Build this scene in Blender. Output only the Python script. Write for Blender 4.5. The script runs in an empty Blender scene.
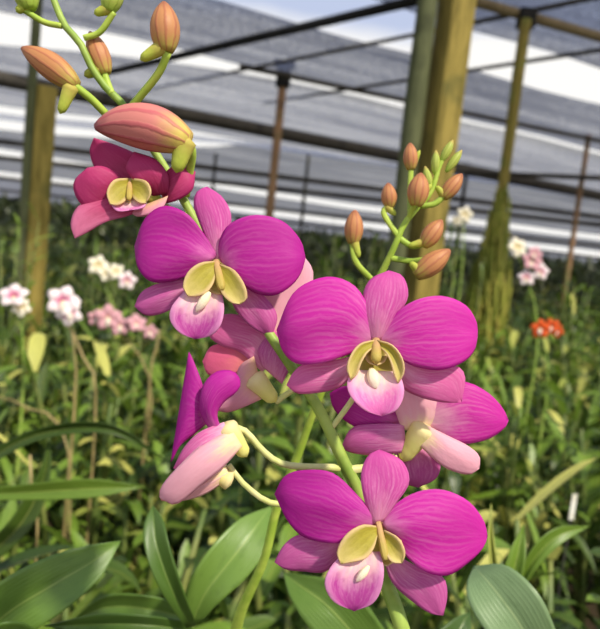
import bpy, math, random
from mathutils import Vector, Matrix
R = math.radians
random.seed(11)
scene = bpy.context.scene
COL = scene.collection

# ------------------------------------------------------------------ camera
W, H, FPX = 600.0, 629.0, 643.0
PITCH, ROLL = R(6.0), R(6.3)
CAM = Vector((0, 0, 1.30))
FWD = Vector((0, math.cos(PITCH), -math.sin(PITCH)))
UP0 = Vector((0, math.sin(PITCH), math.cos(PITCH)))
RT0 = Vector((1, 0, 0))
RT = RT0 * math.cos(ROLL) + UP0 * math.sin(ROLL)
UP = -RT0 * math.sin(ROLL) + UP0 * math.cos(ROLL)

def ray(x, y):
    return FWD + RT * ((x - W / 2) / FPX) - UP * ((y - H / 2) / FPX)

def P(x, y, d):
    """world point seen at pixel x, y, d metres deep"""
    return CAM + ray(x, y) * d

def PZ(x, y, z):
    """world point seen at pixel x, y on the level plane z"""
    r = ray(x, y)
    return CAM + r * ((z - CAM.z) / r.z)

cam_d = bpy.data.cameras.new('camera')
cam = bpy.data.objects.new('camera', cam_d)
COL.objects.link(cam)
m = Matrix((RT, UP, -FWD)).transposed().to_4x4()
m.translation = CAM
cam.matrix_world = m
cam_d.sensor_width = 36
cam_d.lens = FPX / H * 36
cam_d.clip_start = 0.01
cam_d.clip_end = 300
cam_d.dof.use_dof = True
cam_d.dof.focus_distance = 0.275
cam_d.dof.aperture_fstop = 13
scene.camera = cam

# ------------------------------------------------------------------ materials
def lin(c):
    return tuple((v / 255 / 12.92) if v / 255 <= .04045 else ((v / 255 + .055) / 1.055) ** 2.4 for v in c) + (1,)

class NT:
    def __init__(s, name):
        s.m = bpy.data.materials.new(name)
        s.m.use_nodes = True
        s.t = s.m.node_tree
        s.t.nodes.clear()
        s.out = s.n('ShaderNodeOutputMaterial')
    def n(s, k, **kw):
        a = s.t.nodes.new(k)
        for q, v in kw.items(): setattr(a, q, v)
        return a
    def l(s, a, b): s.t.links.new(a, b)
    def val(s, sock, v):
        if hasattr(v, 'links'): s.l(v, sock)
        else: sock.default_value = v
    def math(s, op, a, b=0.0, c=None, clamp=False):
        q = s.n('ShaderNodeMath', operation=op, use_clamp=clamp)
        s.val(q.inputs[0], a); s.val(q.inputs[1], b)
        if c is not None: s.val(q.inputs[2], c)
        return q.outputs[0]
    def mix(s, fac, a, b, blend='MIX'):
        q = s.n('ShaderNodeMix', data_type='RGBA', blend_type=blend)
        s.val(q.inputs[0], fac); s.val(q.inputs[6], a); s.val(q.inputs[7], b)
        return q.outputs[2]
    def remap(s, v, a, b, c=0.0, d=1.0):
        q = s.n('ShaderNodeMapRange', interpolation_type='SMOOTHSTEP')
        s.val(q.inputs[0], v)
        for i, w in enumerate((a, b, c, d)): q.inputs[i + 1].default_value = w
        return q.outputs[0]
    def noise(s, scale, detail=3, vec=None, rough=.5):
        q = s.n('ShaderNodeTexNoise')
        q.inputs['Scale'].default_value = scale
        q.inputs['Detail'].default_value = detail
        q.inputs['Roughness'].default_value = rough
        if vec is not None: s.l(vec, q.inputs['Vector'])
        return q.outputs['Fac']
    def uv(s):
        q = s.n('ShaderNodeUVMap'); q.uv_map = 'UVMap'
        x = s.n('ShaderNodeSeparateXYZ'); s.l(q.outputs[0], x.inputs[0])
        return x.outputs[0], x.outputs[1], q.outputs[0]
    def obj(s):
        return s.n('ShaderNodeTexCoord').outputs['Object']
    def attr(s, name):
        return s.n('ShaderNodeAttribute', attribute_name=name).outputs['Fac']
    def finish(s, col, rough=.6, trans=0.0, tcol=None, spec=.3, bump=None, bstr=.3, sheen=0):
        b = s.n('ShaderNodeBsdfPrincipled')
        s.val(b.inputs['Base Color'], col)
        s.val(b.inputs['Roughness'], rough)
        b.inputs['Specular IOR Level'].default_value = spec
        if bump is not None:
            q = s.n('ShaderNodeBump'); q.inputs['Strength'].default_value = bstr
            q.inputs['Distance'].default_value = .002
            s.l(bump, q.inputs['Height']); s.l(q.outputs[0], b.inputs['Normal'])
        sh = b.outputs[0]
        if trans:
            t = s.n('ShaderNodeBsdfTranslucent')
            s.val(t.inputs['Color'], tcol if tcol is not None else col)
            x = s.n('ShaderNodeMixShader'); x.inputs[0].default_value = trans
            s.l(sh, x.inputs[1]); s.l(t.outputs[0], x.inputs[2]); sh = x.outputs[0]
        s.l(sh, s.out.inputs['Surface'])
        return s.m

def petal_mat(name, base, tip, v0, v1, vein=.35, veincol=None, n=26, rough=.55, edge=None, spec=.25, trans=.3):
    """flower tissue: pigment deepening from base to tip with fine lengthwise veins"""
    t = NT(name)
    u, v, uvv = t.uv()
    nz = t.noise(7, 3, uvv)
    vv = t.math('ADD', v, t.math('MULTIPLY_ADD', nz, .3, -.15))
    # streaks of pale colour run further along the midrib
    mid = t.math('ABSOLUTE', t.math('SUBTRACT', u, .5))
    vv = t.math('ADD', vv, t.math('MULTIPLY', mid, .35))
    col = t.mix(t.remap(vv, v0, v1), lin(base), lin(tip))
    mp = t.n('ShaderNodeMapping'); t.l(uvv, mp.inputs[0]); mp.inputs['Scale'].default_value = (n * 1.5, 1.6, 1)
    nv = t.noise(1.0, 3, mp.outputs[0], .6)
    s = t.math('SINE', t.math('MULTIPLY_ADD', u, n * 6.283, t.math('MULTIPLY', nz, 14.0)))
    s = t.math('ADD', t.math('MULTIPLY', t.remap(s, -.2, 1.0), .45), t.remap(nv, .42, .72))
    s = t.math('MULTIPLY', s, t.remap(v, 1.05, .2))
    s = t.math('MULTIPLY', s, vein, clamp=True)
    col = t.mix(s, col, lin(veincol or base))
    if edge:
        col = t.mix(t.remap(mid, .32, .5, 0, .8), col, lin(edge))
    return t.finish(col, rough, trans, spec=spec, bump=nz, bstr=.15)

M = {}
M['petal'] = petal_mat('petal_magenta', (240, 160, 206), (210, 44, 168), -.06, .36, .26, n=13)
M['petal_right'] = petal_mat('petal_magenta_pale_base', (248, 196, 214), (208, 42, 164), .08, .62, .25, n=13)
M['petal_deep'] = petal_mat('petal_purple', (224, 128, 190), (186, 32, 152), -.06, .36, .24, n=13)
M['dorsal'] = petal_mat('dorsal_mauve', (232, 150, 186), (208, 80, 164), .0, .55, .5, (238, 165, 210), n=12)
M['sepal'] = petal_mat('sepal_rose', (242, 176, 204), (224, 106, 172), .0, .5, .4, (245, 190, 220), n=10)
M['sepal_mauve'] = petal_mat('sepal_mauve', (228, 144, 184), (206, 94, 166), .0, .5, .4, (238, 175, 215), n=10)
M['pale'] = petal_mat('sepal_pale_pink', (250, 236, 176), (242, 180, 196), .02, .42, .2, (248, 215, 225), n=9)
M['blush'] = petal_mat('sepal_blush', (240, 200, 150), (232, 158, 184), .0, .5, .3, (240, 190, 195), n=9)
M['coral'] = petal_mat('petal_coral', (235, 140, 140), (232, 104, 150), .0, .6, .2, n=9)
M['crimson'] = petal_mat('petal_crimson', (165, 42, 82), (190, 56, 116), .0, .7, .25, (205, 95, 140), n=12)
M['crimson_tip'] = petal_mat('petal_rose_red', (180, 48, 100), (230, 130, 170), .2, .95, .25, (225, 120, 160), n=12)
M['lip'] = petal_mat('lip_veined', (250, 216, 210), (184, 62, 152), .18, .62, .5, (236, 170, 210), n=8, edge=(222, 150, 196))
M['lip_pink'] = petal_mat('lip_rose', (250, 225, 205), (228, 112, 186), .1, .6, .5, (245, 190, 220), n=9, edge=(238, 160, 210))
M['throat'] = petal_mat('throat_olive', (184, 172, 64), (214, 196, 120), .3, 1., .4, (150, 134, 48), n=4, edge=(232, 200, 150))
M['column'] = petal_mat('column_cream', (212, 170, 120), (200, 178, 92), .2, .9, .1, n=3)
M['callus'] = petal_mat('callus_white', (255, 250, 205), (252, 238, 220), .0, 1., .1, n=3)
M['spur'] = petal_mat('spur_yellow', (240, 234, 140), (248, 232, 176), .4, 1.1, .2, (222, 220, 120), n=5)
M['spur_green'] = petal_mat('spur_green', (196, 206, 84), (206, 190, 96), .3, 1., .3, (160, 180, 60), n=5)

def bud_mat(name, base, mid, tip, stripe):
    t = NT(name)
    u, v, uvv = t.uv()
    nz = t.noise(5, 3, uvv)
    vv = t.math('ADD', v, t.math('MULTIPLY_ADD', nz, .3, -.15))
    c = t.mix(t.remap(vv, .0, .35), lin(base), lin(mid))
    c = t.mix(t.remap(vv, .75, 1.05), c, lin(tip))
    s = t.remap(t.math('SINE', t.math('MULTIPLY_ADD', u, 9 * 6.283, t.math('MULTIPLY', nz, 3))), .2, 1)
    c = t.mix(t.math('MULTIPLY', s, .6), c, lin(stripe))
    return t.finish(c, .5, .15, spec=.3, bump=s, bstr=.2)
M['bud'] = bud_mat('bud_salmon', (186, 168, 80), (196, 136, 88), (160, 100, 68), (170, 96, 72))
M['bud_pink'] = bud_mat('bud_pink_striped', (214, 192, 96), (208, 128, 120), (146, 76, 80), (182, 74, 92))
M['bud_pale'] = bud_mat('bud_pale_pink', (246, 226, 160), (240, 176, 180), (222, 130, 120), (244, 190, 200))
M['bud_green'] = bud_mat('bud_green', (160, 190, 70), (176, 186, 86), (196, 160, 90), (150, 170, 60))

def stem_mat(name, a, b, scale=40):
    t = NT(name)
    c = t.mix(t.remap(t.noise(scale, 3, t.obj()), .35, .65), lin(a), lin(b))
    return t.finish(c, .5, .0, spec=.35)
M['stem'] = stem_mat('stem_green', (120, 150, 56), (158, 180, 84), 70)
M['stem_pale'] = stem_mat('pedicel_cream', (216, 210, 150), (200, 206, 124), 90)
M['stem_lime'] = stem_mat('pedicel_lime', (176, 196, 80), (150, 178, 62), 90)
M['cane'] = stem_mat('cane_olive', (84, 104, 48), (122, 128, 66), 14)
M['dry'] = stem_mat('dry_straw', (166, 146, 98), (130, 116, 72), 20)

def leaf_mat(name, dark, light, yellow, rough=.38, trans=.3, big=False):
    t = NT(name)
    u, v, uvv = t.uv()
    k = t.attr('tint')
    info = t.n('ShaderNodeObjectInfo').outputs['Random']
    k = t.math('ADD', k, t.math('MULTIPLY_ADD', info, .3, -.15))
    c = t.mix(t.remap(k, .0, .7), lin(dark), lin(light))
    c = t.mix(t.remap(k, .7, 1.05), c, lin(yellow))
    mid = t.math('ABSOLUTE', t.math('SUBTRACT', u, .5))
    vein = t.remap(t.math('SINE', t.math('MULTIPLY', u, (15 if big else 8) * 6.283)), .3, 1, 0, .22)
    c = t.mix(vein, c, lin(light))
    c = t.mix(t.remap(mid, .03, .0, 0, .45), c, lin(yellow))
    nz = t.noise(9, 4, uvv)
    c = t.mix(t.remap(nz, .5, .8, 0, .35), c, lin(dark))
    return t.finish(c, rough, trans, spec=.45, bump=vein, bstr=.3)
M['leaf'] = leaf_mat('orchid_leaf', (38, 60, 20), (116, 146, 50), (210, 206, 112))
M['leaf_big'] = leaf_mat('broad_leaf', (58, 86, 32), (108, 140, 58), (172, 188, 100), .36, .22, True)
M['leaf_grey'] = leaf_mat('broad_leaf_bluish', (78, 108, 64), (130, 156, 108), (170, 188, 132), .4, .2, True)
M['leaf_far'] = leaf_mat('distant_leaf', (44, 54, 30), (84, 98, 52), (140, 140, 96))
M['moss'] = leaf_mat('creeper_strand', (112, 126, 42), (164, 168, 66), (204, 190, 96), .7, .3)

def wood_mat(name, a, b, c_, scale=6, stretch=.12):
    t = NT(name)
    mp = t.n('ShaderNodeMapping'); t.l(t.obj(), mp.inputs[0])
    mp.inputs['Scale'].default_value = (1, 1, stretch)
    n1 = t.noise(scale * 5, 6, mp.outputs[0], .7)
    n2 = t.noise(scale, 3, t.obj())
    c = t.mix(t.remap(n1, .35, .65), lin(a), lin(b))
    c = t.mix(t.remap(n2, .5, .7, 0, .7), c, lin(c_))
    return t.finish(c, .8, spec=.2, bump=n1, bstr=.5)
M['wood'] = wood_mat('timber_golden', (104, 92, 40), (152, 134, 68), (84, 84, 42))
M['wood_mossy'] = wood_mat('timber_mossy', (120, 110, 50), (148, 130, 66), (104, 116, 52), 9)
M['wood_brown'] = wood_mat('timber_brown', (160, 124, 92), (136, 106, 78), (110, 100, 66), 12)
M['pole_grey'] = wood_mat('pole_grey_green', (74, 78, 52), (96, 100, 68), (56, 60, 40), 7)
M['pole_dark'] = wood_mat('pole_dark', (40, 40, 36), (56, 54, 46), (30, 30, 28), 7)
M['beam'] = wood_mat('beam_dark', (64, 60, 54), (80, 74, 66), (48, 46, 42), 5, 1)
M['rail'] = wood_mat('rail_tan', (150, 132, 100), (128, 112, 84), (110, 100, 80), 5, 1)
M['iron'] = wood_mat('iron_black', (34, 34, 34), (44, 42, 40), (26, 26, 26), 5, 1)

def net_mat(name, col, open_, stripe):
    t = NT(name)
    o = t.obj()
    n1 = t.noise(26, 4, o, .75)
    mp = t.n('ShaderNodeMapping'); t.l(o, mp.inputs[0])
    mp.inputs['Scale'].default_value = (.10, 1.6, 1)
    rt = t.n('ShaderNodeVectorRotate', rotation_type='Z_AXIS'); t.l(o, rt.inputs['Vector']); rt.inputs['Angle'].default_value = -R(26)
    t.l(rt.outputs[0], mp.inputs[0])
    n2 = t.noise(2.2, 4, mp.outputs[0], .65)
    k = t.math('MULTIPLY_ADD', t.math('SUBTRACT', n1, .5), .9, open_)
    k = t.math('MULTIPLY_ADD', t.math('SUBTRACT', n2, .5), stripe, k, clamp=True)
    d = t.n('ShaderNodeBsdfDiffuse'); d.inputs['Color'].default_value = lin(col)
    tl = t.n('ShaderNodeBsdfTranslucent'); tl.inputs['Color'].default_value = lin(col)
    a = t.n('ShaderNodeMixShader'); a.inputs[0].default_value = .4
    t.l(d.outputs[0], a.inputs[1]); t.l(tl.outputs[0], a.inputs[2])
    tr = t.n('ShaderNodeBsdfTransparent')
    b = t.n('ShaderNodeMixShader'); t.l(k, b.inputs[0])
    t.l(a.outputs[0], b.inputs[1]); t.l(tr.outputs[0], b.inputs[2])
    t.l(b.outputs[0], t.out.inputs['Surface'])
    return t.m
M['net_dark'] = net_mat('shade_net_dark', (124, 132, 158), .42, .8)
M['net_mid'] = net_mat('shade_net_mid', (132, 138, 156), .40, 1.0)
M['net_light'] = net_mat('shade_net_light', (144, 150, 172), .50, .9)
M['net_thin'] = net_mat('shade_net_thin', (150, 160, 190), .60, .3)

M['net_side'] = net_mat('side_net', (74, 78, 66), .06, .1)

t = NT('bare_soil')
nz = t.noise(9, 6, t.obj(), .7)
M['soil'] = t.finish(t.mix(t.remap(nz, .35, .7), lin((40, 34, 26)), lin((78, 66, 48))), .95, spec=.1, bump=nz, bstr=.8)
t = NT('tag_white')
M['tag'] = t.finish(t.mix(t.remap(t.noise(30, 3, t.obj()), .4, .7), lin((240, 238, 226)), lin((226, 220, 200))), .5)

def blossom(name, inner, outer):
    t = NT(name)
    u, v, uvv = t.uv()
    c = t.mix(t.remap(v, .1, .6), lin(inner), lin(outer))
    return t.finish(c, .6, .35)
M['bl_white'] = blossom('blossom_white', (214, 96, 150), (252, 240, 240))
M['bl_cream'] = blossom('blossom_cream', (232, 214, 150), (250, 244, 226))
M['bl_pink'] = blossom('blossom_pink', (226, 170, 180), (226, 176, 184))
M['bl_orange'] = blossom('blossom_orange', (214, 80, 30), (236, 104, 44))

# ------------------------------------------------------------------ mesh builder
class MB:
    def __init__(s): s.v, s.f, s.uv, s.t, s.mi = [], [], [], [], []
    def grid(s, rows, tint=.5, mi=0, closed=False):
        o = len(s.v); nr, nc = len(rows), len(rows[0])
        for i, r in enumerate(rows):
            for j, p in enumerate(r):
                s.v.append(p); s.uv.append((j / (nc - 1), i / (nr - 1)))
        for i in range(nr - 1):
            for j in range(nc - 1):
                a = o + i * nc + j
                s.f.append((a, a + 1, a + nc + 1, a + nc)); s.t.append(tint); s.mi.append(mi)
    def tube(s, pts, rad, n=8, tint=.5, mi=0, cap=True):
        """round tube; rad a number or a list"""
        k = len(pts)
        rad = rad if isinstance(rad, (list, tuple)) else [rad] * k
        pts = [Vector(p) for p in pts]
        o = len(s.v)
        d0 = (pts[1] - pts[0]).normalized()
        a = d0.orthogonal().normalized()
        for i, p in enumerate(pts):
            d = (pts[min(i + 1, k - 1)] - pts[max(i - 1, 0)]).normalized()
            a = (a - d * a.dot(d)).normalized(); b = d.cross(a)
            for j in range(n + 1):
                w = 2 * math.pi * j / n
                s.v.append(p + (a * math.cos(w) + b * math.sin(w)) * rad[i])
                s.uv.append((j / n, i / (k - 1)))
        for i in range(k - 1):
            for j in range(n):
                q = o + i * (n + 1) + j
                s.f.append((q, q + 1, q + n + 2, q + n + 1)); s.t.append(tint); s.mi.append(mi)
        if cap:
            for r_, flip in ((0, True), (k - 1, False)):
                ids = [o + r_ * (n + 1) + j for j in range(n)]
                s.f.append(tuple(reversed(ids)) if flip else tuple(ids)); s.t.append(tint); s.mi.append(mi)
    def box(s, c, ax, hx, tint=.5):
        """box at c with axis vectors ax (3) and half sizes hx"""
        o = len(s.v)
        for z in (-1, 1):
            for y in (-1, 1):
                for x in (-1, 1):
                    s.v.append(Vector(c) + ax[0] * (x * hx[0]) + ax[1] * (y * hx[1]) + ax[2] * (z * hx[2]))
                    s.uv.append(((x + 1) / 2, (z + 1) / 2))
        for f in ((0, 2, 3, 1), (4, 5, 7, 6), (0, 1, 5, 4), (2, 6, 7, 3), (0, 4, 6, 2), (1, 3, 7, 5)):
            s.f.append(tuple(o + i for i in f)); s.t.append(tint); s.mi.append(0)
    def build(s, name, mats, parent=None, origin=None, solid=0, smooth=True, bevel=0):
        mats = mats if isinstance(mats, (list, tuple)) else [mats]
        org = Vector(origin) if origin is not None else (TRUE_LOC[parent] if parent is not None else Vector())
        me = bpy.data.meshes.new(name)
        me.from_pydata([tuple(Vector(p) - org) for p in s.v], [], s.f)
        for q in mats: me.materials.append(q)
        ul = me.uv_layers.new(name='UVMap')
        for lp in me.loops: ul.data[lp.index].uv = s.uv[lp.vertex_index]
        at = me.attributes.new('tint', 'FLOAT', 'FACE')
        at.data.foreach_set('value', s.t)
        me.polygons.foreach_set('material_index', s.mi)
        if smooth: me.polygons.foreach_set('use_smooth', [True] * len(me.polygons))
        me.update()
        o = bpy.data.objects.new(name, me)
        COL.objects.link(o)
        if parent is not None:
            o.parent = parent
            o.location = org - TRUE_LOC[parent]
        else:
            o.location = org
        TRUE_LOC[o] = org
        if bevel:
            q = o.modifiers.new('bevel', 'BEVEL'); q.width = bevel; q.segments = 2
        if solid:
            q = o.modifiers.new('thickness', 'SOLIDIFY'); q.thickness = solid; q.offset = 0
        return o
TRUE_LOC = {}

def tag(o, label=None, cat=None, group=None, kind=None):
    for k, v in (('label', label), ('category', cat), ('group', group), ('kind', kind)):
        if v: o[k] = v
    return o

def empty(name, loc, label, cat, group=None):
    o = bpy.data.objects.new(name, None)
    COL.objects.link(o); o.location = loc; o.empty_display_size = .05
    TRUE_LOC[o] = Vector(loc)
    return tag(o, label, cat, group)

def copy_tree(o, parent=None):
    c = o.copy(); COL.objects.link(c)
    if parent is not None: c.parent = parent
    for ch in [x for x in o.children]:
        copy_tree(ch, c)
    return c

def crv(pts, n):
    """n points evenly spaced along a smooth curve through pts (tuples)"""
    pts = [Vector(p) for p in pts]
    if len(pts) == 2: return [pts[0].lerp(pts[1], i / (n - 1)) for i in range(n)]
    dense = []
    q = [pts[0] * 2 - pts[1]] + pts + [pts[-1] * 2 - pts[-2]]
    for i in range(1, len(q) - 2):
        a, b, c, d = q[i - 1:i + 3]
        for k in range(12):
            t = k / 12
            dense.append(.5 * ((2 * b) + (c - a) * t + (2 * a - 5 * b + 4 * c - d) * t * t + (3 * b - a - 3 * c + d) * t ** 3))
    dense.append(pts[-1])
    L = [0]
    for i in range(1, len(dense)): L.append(L[-1] + (dense[i] - dense[i - 1]).length)
    out, k = [], 0
    for i in range(n):
        s = L[-1] * i / (n - 1)
        while k < len(L) - 2 and L[k + 1] < s: k += 1
        w = (s - L[k]) / max(1e-9, L[k + 1] - L[k])
        out.append(dense[k].lerp(dense[k + 1], min(1, max(0, w))))
    return out

def blade(left, right, D, dz=(0, -3, 2), bulge=2.0, ruffle=.4, nr=16, nc=11, mb=None, tint=.5, fold=0, seed=0):
    """a curved petal or leaf: left and right margins run base to tip (outline coordinates at depth D metres);
    dz = millimetres of depth at base, middle, tip (negative comes forward); bulge = crown across the width"""
    mb = mb or MB()
    A = crv([(x, y, 0) for x, y in left], nr); B = crv([(x, y, 0) for x, y in right], nr)
    rng = random.Random(seed + int(left[0][0] * 7 + left[1][1] * 13))
    ph = [rng.uniform(0, 6.28) for _ in range(3)]
    rows = []
    for i in range(nr):
        t = i / (nr - 1)
        z = dz[0] * (1 - t) * (1 - 2 * t) + dz[1] * 4 * t * (1 - t) + dz[2] * t * (2 * t - 1)
        row = []
        for j in range(nc):
            s = j / (nc - 1)
            p = A[i].lerp(B[i], s)
            env = math.sin(math.pi * min(1, t * .9 + .08))
            zz = z - bulge * (4 * s * (1 - s) - .5) * env + fold * abs(2 * s - 1) * -env
            e = abs(2 * s - 1)
            zz += ruffle * env * (e * e * math.sin(t * 9 + ph[0] + s * 3) + .5 * math.sin(s * 8 + ph[1] + t * 4))
            row.append(P(p.x, p.y, D + zz / 1000))
        rows.append(row)
    mb.grid(rows, tint)
    return mb

SPUR = lambda t: max(.03, min(1, t / .14) ** .55 * (.50 + .55 * t) * min(1, (1.02 - t) / .12) ** .5)
def stem_px(pts, nseg=30):
    """(x, y, depth, half-width in outline units) -> world points and radii"""
    c = crv([(x, y, d * 1000) for x, y, d, r in pts], nseg)
    # radii by nearest original fraction
    k = len(pts) - 1
    rs = []
    for i in range(nseg):
        f = i / (nseg - 1) * k; a = min(k - 1, int(f)); w = f - a
        rs.append((pts[a][3] * (1 - w) + pts[a + 1][3] * w))
    return [P(p.x, p.y, p.z / 1000) for p in c], [r * p.z / 1000 / FPX for r, p in zip(rs, c)]

def lobe(base, tip, D, w, dzb=0, dzt=0, bend=0, n=14, k=12, prof=None, mb=None, flat=1.0):
    """a plump closed form (bud, spur) from base to tip, w = half width"""
    mb = mb or MB()
    prof = prof or (lambda t: max(.02, math.sin(math.pi * (t * .93 + .06)) ** .75))
    b = Vector(base); q = Vector(tip); ax = q - b
    perp = Vector((-ax.y, ax.x)).normalized()
    pts, rad = [], []
    for i in range(n):
        t = i / (n - 1)
        c = b + ax * t + perp * bend * math.sin(math.pi * t)
        d = D + (dzb * (1 - t) + dzt * t) / 1000
        pts.append(P(c.x, c.y, d)); rad.append(w * prof(t) * d / FPX)
    mb.tube(pts, rad, k)
    return mb

# ------------------------------------------------------------------ the flowering plant in front
base_main = P(436, 780, .33); base_main.z = 0
ORCH = empty('orchid_plant', base_main, 'flowering orchid spray with large magenta blooms and a bent budded top, closest to the viewer', 'orchid')
mb = MB()
spts = [(436, 780, .32, 8), (405, 640, .275, 8), (385, 578, .283, 8), (364, 505, .289, 8), (345, 465, .289, 7.5), (322, 415, .289, 7), (300, 380, .290, 6.5),
        (272, 338, .291, 6), (240, 290, .300, 5.5), (206, 240, .304, 5), (187, 206, .304, 5), (160, 160, .312, 4.8), (123, 105, .306, 4.5),
        (107, 89, .304, 4.2), (92, 68, .302, 4), (80, 43, .300, 3.8), (64, 24, .300, 3.6), (50, -12, .300, 3.4), (46, -40, .300, 3.2)]
pp, rr = stem_px(spts, 80)
low = pp[0]
mb.tube([Vector((base_main.x, base_main.y, .62)), low.lerp(Vector((base_main.x, base_main.y, .62)), .5)] + pp, [.0055, .005] + rr, 10)
mb.build('flower_stem', M['stem'], ORCH)
mb = MB()
mb.tube([Vector((base_main.x, base_main.y, z)) for z in (0, .1, .3, .5, .63)], [.009, .012, .011, .009, .006], 10)
mb.build('cane', M['cane'], ORCH)

def pedicel(pts, parent, mat='stem_pale', name='pedicel'):
    a, b = stem_px(pts, 14)
    q = MB(); q.tube(a, b, 8)
    return q.build(name, M[mat], parent)

def flower(label, D, core, parts, parent=ORCH, ped=None, pedmat='stem_pale', coremat='spur'):
    """core = (base, tip, half width) of the floral tube behind the face; parts = list of (name, material, left, right, kwargs)"""
    q = lobe(core[0], core[1], D, core[2], core[3] if len(core) > 3 else 9, core[4] if len(core) > 4 else 3, prof=SPUR)
    fl = q.build('flower', M[coremat], parent)
    fl['label'] = label
    for nm, mat, L, Rr, kw in parts:
        kw = dict(kw); sol = kw.pop('solid', .0006); dd = kw.pop('D', D)
        blade(L, Rr, dd, **kw).build(nm, M[mat], fl, solid=sol)
    if ped: pedicel(ped, fl, pedmat)
    return fl

def column_of(fl, D, a, b, w, za=-1, zb=-9, mat='column'):
    ax_ = Vector(b) - Vector(a); L_ = ax_.length; ax_ /= L_; pr = Vector((-ax_.y, ax_.x)); A_ = Vector(a)
    pt = lambda k, q: tuple(A_ + ax_ * (k * L_) + pr * (q * L_))
    blade([pt(.02, .1), pt(.35, .42), pt(.7, .5), pt(1.0, .36), pt(1.15, 0)], [pt(.02, -.1), pt(.35, -.42), pt(.7, -.5), pt(1.0, -.36), pt(1.15, 0)], D, dz=(0, -2, -7), bulge=-2, ruffle=.1, nr=12, nc=9).build('throat', M['throat'], fl, solid=.0006)
    lobe(a, b, D, w * .8, za, zb, n=10, k=10, prof=lambda t: .75 + .35 * t - max(0, t - .85) * 4).build('column', M[mat], fl)
def callus_of(fl, D, a, b, w, za=-10, zb=-12):
    lobe(a, b, D, w * .7, za + 3.2, zb + 3.6, n=10, k=10).build('callus', M['callus'], fl)

PET = dict(dz=(0, -4, 5), bulge=1.2, ruffle=1.3, nr=22, nc=17, fold=-.7)
LOW = dict(dz=(4, 3, 6), bulge=1.2, ruffle=.7, fold=-.6)
LIPK = dict(dz=(-4, -11, -9), bulge=-2.5, ruffle=.6)
SIDE = dict(dz=(-3, -8, -9), bulge=-2.2, ruffle=.2, nr=12, nc=8)

# --- bottom bloom
D = .262
g = flower('lowest bloom, wide open with a purple-veined lip', D, ((392, 548), (380, 526), 8), [
    ('petal', 'petal_deep', [(372, 528), (350, 541), (328, 543), (304, 537), (288, 521), (275, 494)], [(378, 518), (357, 495), (333, 473), (304, 470), (285, 476), (275, 494)], PET),
    ('petal', 'petal', [(380, 520), (398, 502), (420, 491), (444, 490), (468, 501), (483, 520), (487, 536)], [(385, 530), (402, 552), (424, 571), (448, 575), (471, 560), (483, 547), (487, 536)], PET),
    ('dorsal_sepal', 'dorsal', [(374, 524), (364, 498), (361, 474), (368, 456), (380, 450)], [(382, 522), (396, 503), (409, 482), (402, 461), (380, 450)], dict(dz=(-1, -2, 3), bulge=1.6, ruffle=.4)),
    ('lateral_sepal', 'sepal_mauve', [(345, 550), (326, 571), (304, 571), (286, 569), (275, 562)], [(345, 536), (322, 534), (298, 535), (284, 545), (275, 562)], LOW),
    ('lateral_sepal', 'sepal_mauve', [(384, 560), (392, 582), (412, 601), (430, 613), (443, 615)], [(398, 556), (420, 568), (442, 576), (447, 594), (443, 615)], LOW),
    ('lip', 'lip', [(344, 552), (330, 568), (325, 585), (334, 602), (354, 611)], [(380, 552), (384, 570), (381, 590), (372, 604), (354, 611)], LIPK),
    ('side_lobe', 'throat', [(376, 526), (362, 525), (346, 535), (337, 552), (341, 564)], [(378, 534), (374, 548), (366, 558), (352, 562), (341, 564)], SIDE),
    ('side_lobe', 'throat', [(384, 530), (398, 538), (405, 552), (402, 563)], [(383, 538), (385, 552), (392, 562), (402, 563)], SIDE),
], ped=[(392, 548, .275, 3.5), (398, 566, .281, 3), (389, 590, .283, 3)])
column_of(g, D, (378, 522), (386, 560), 5)
callus_of(g, D, (369, 566), (356, 582), 6, -13, -14)

# --- centre bloom
D = .268
e = flower('centre bloom facing forward above the lower ones', D, ((375, 362), (376, 344), 8), [
    ('petal', 'petal', [(371, 345), (352, 353), (326, 362), (298, 364), (283, 351), (277, 330)], [(378, 336), (368, 306), (352, 284), (325, 277), (294, 292), (277, 330)], PET),
    ('petal', 'petal', [(376, 338), (394, 315), (416, 300), (442, 296), (465, 305), (476, 322), (477, 336)], [(381, 345), (398, 357), (414, 366), (440, 370), (463, 362), (474, 350), (477, 336)], PET),
    ('dorsal_sepal', 'dorsal', [(373, 342), (364, 318), (363, 295), (371, 279), (389, 271)], [(381, 340), (398, 316), (408, 296), (403, 277), (389, 271)], dict(dz=(-1, -3, 3), bulge=1.6, ruffle=.4)),
    ('lateral_sepal', 'sepal', [(354, 374), (338, 388), (314, 393), (297, 393), (287, 385)], [(353, 356), (328, 361), (304, 364), (293, 373), (287, 385)], LOW),
    ('lateral_sepal', 'sepal', [(394, 368), (400, 386), (420, 397), (442, 402), (461, 402)], [(404, 360), (430, 368), (456, 366), (465, 378), (461, 402)], LOW),
    ('lip', 'lip_pink', [(352, 370), (347, 384), (352, 398), (366, 411), (382, 416)], [(399, 372), (404, 388), (402, 401), (395, 411), (382, 416)], LIPK),
    ('side_lobe', 'throat', [(374, 340), (360, 344), (351, 355), (347, 368), (351, 380)], [(376, 346), (367, 353), (361, 363), (357, 374), (351, 380)], SIDE),
    ('side_lobe', 'throat', [(377, 340), (392, 345), (402, 358), (404, 372), (398, 383)], [(378, 346), (386, 353), (391, 363), (394, 374), (398, 383)], SIDE),
], ped=[(375, 362, .278, 3.5), (352, 400, .288, 3), (330, 430, .289, 3)])
column_of(e, D, (376, 340), (376, 362), 7)
blade([(374, 342), (361, 350), (356, 364), (360, 380), (376, 390)], [(378, 342), (390, 350), (396, 364), (393, 380), (376, 390)], D, dz=(1, 2, -6), bulge=-2, ruffle=.1, nr=14, nc=11).build('throat', M['throat'], e, solid=.0006)
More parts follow.
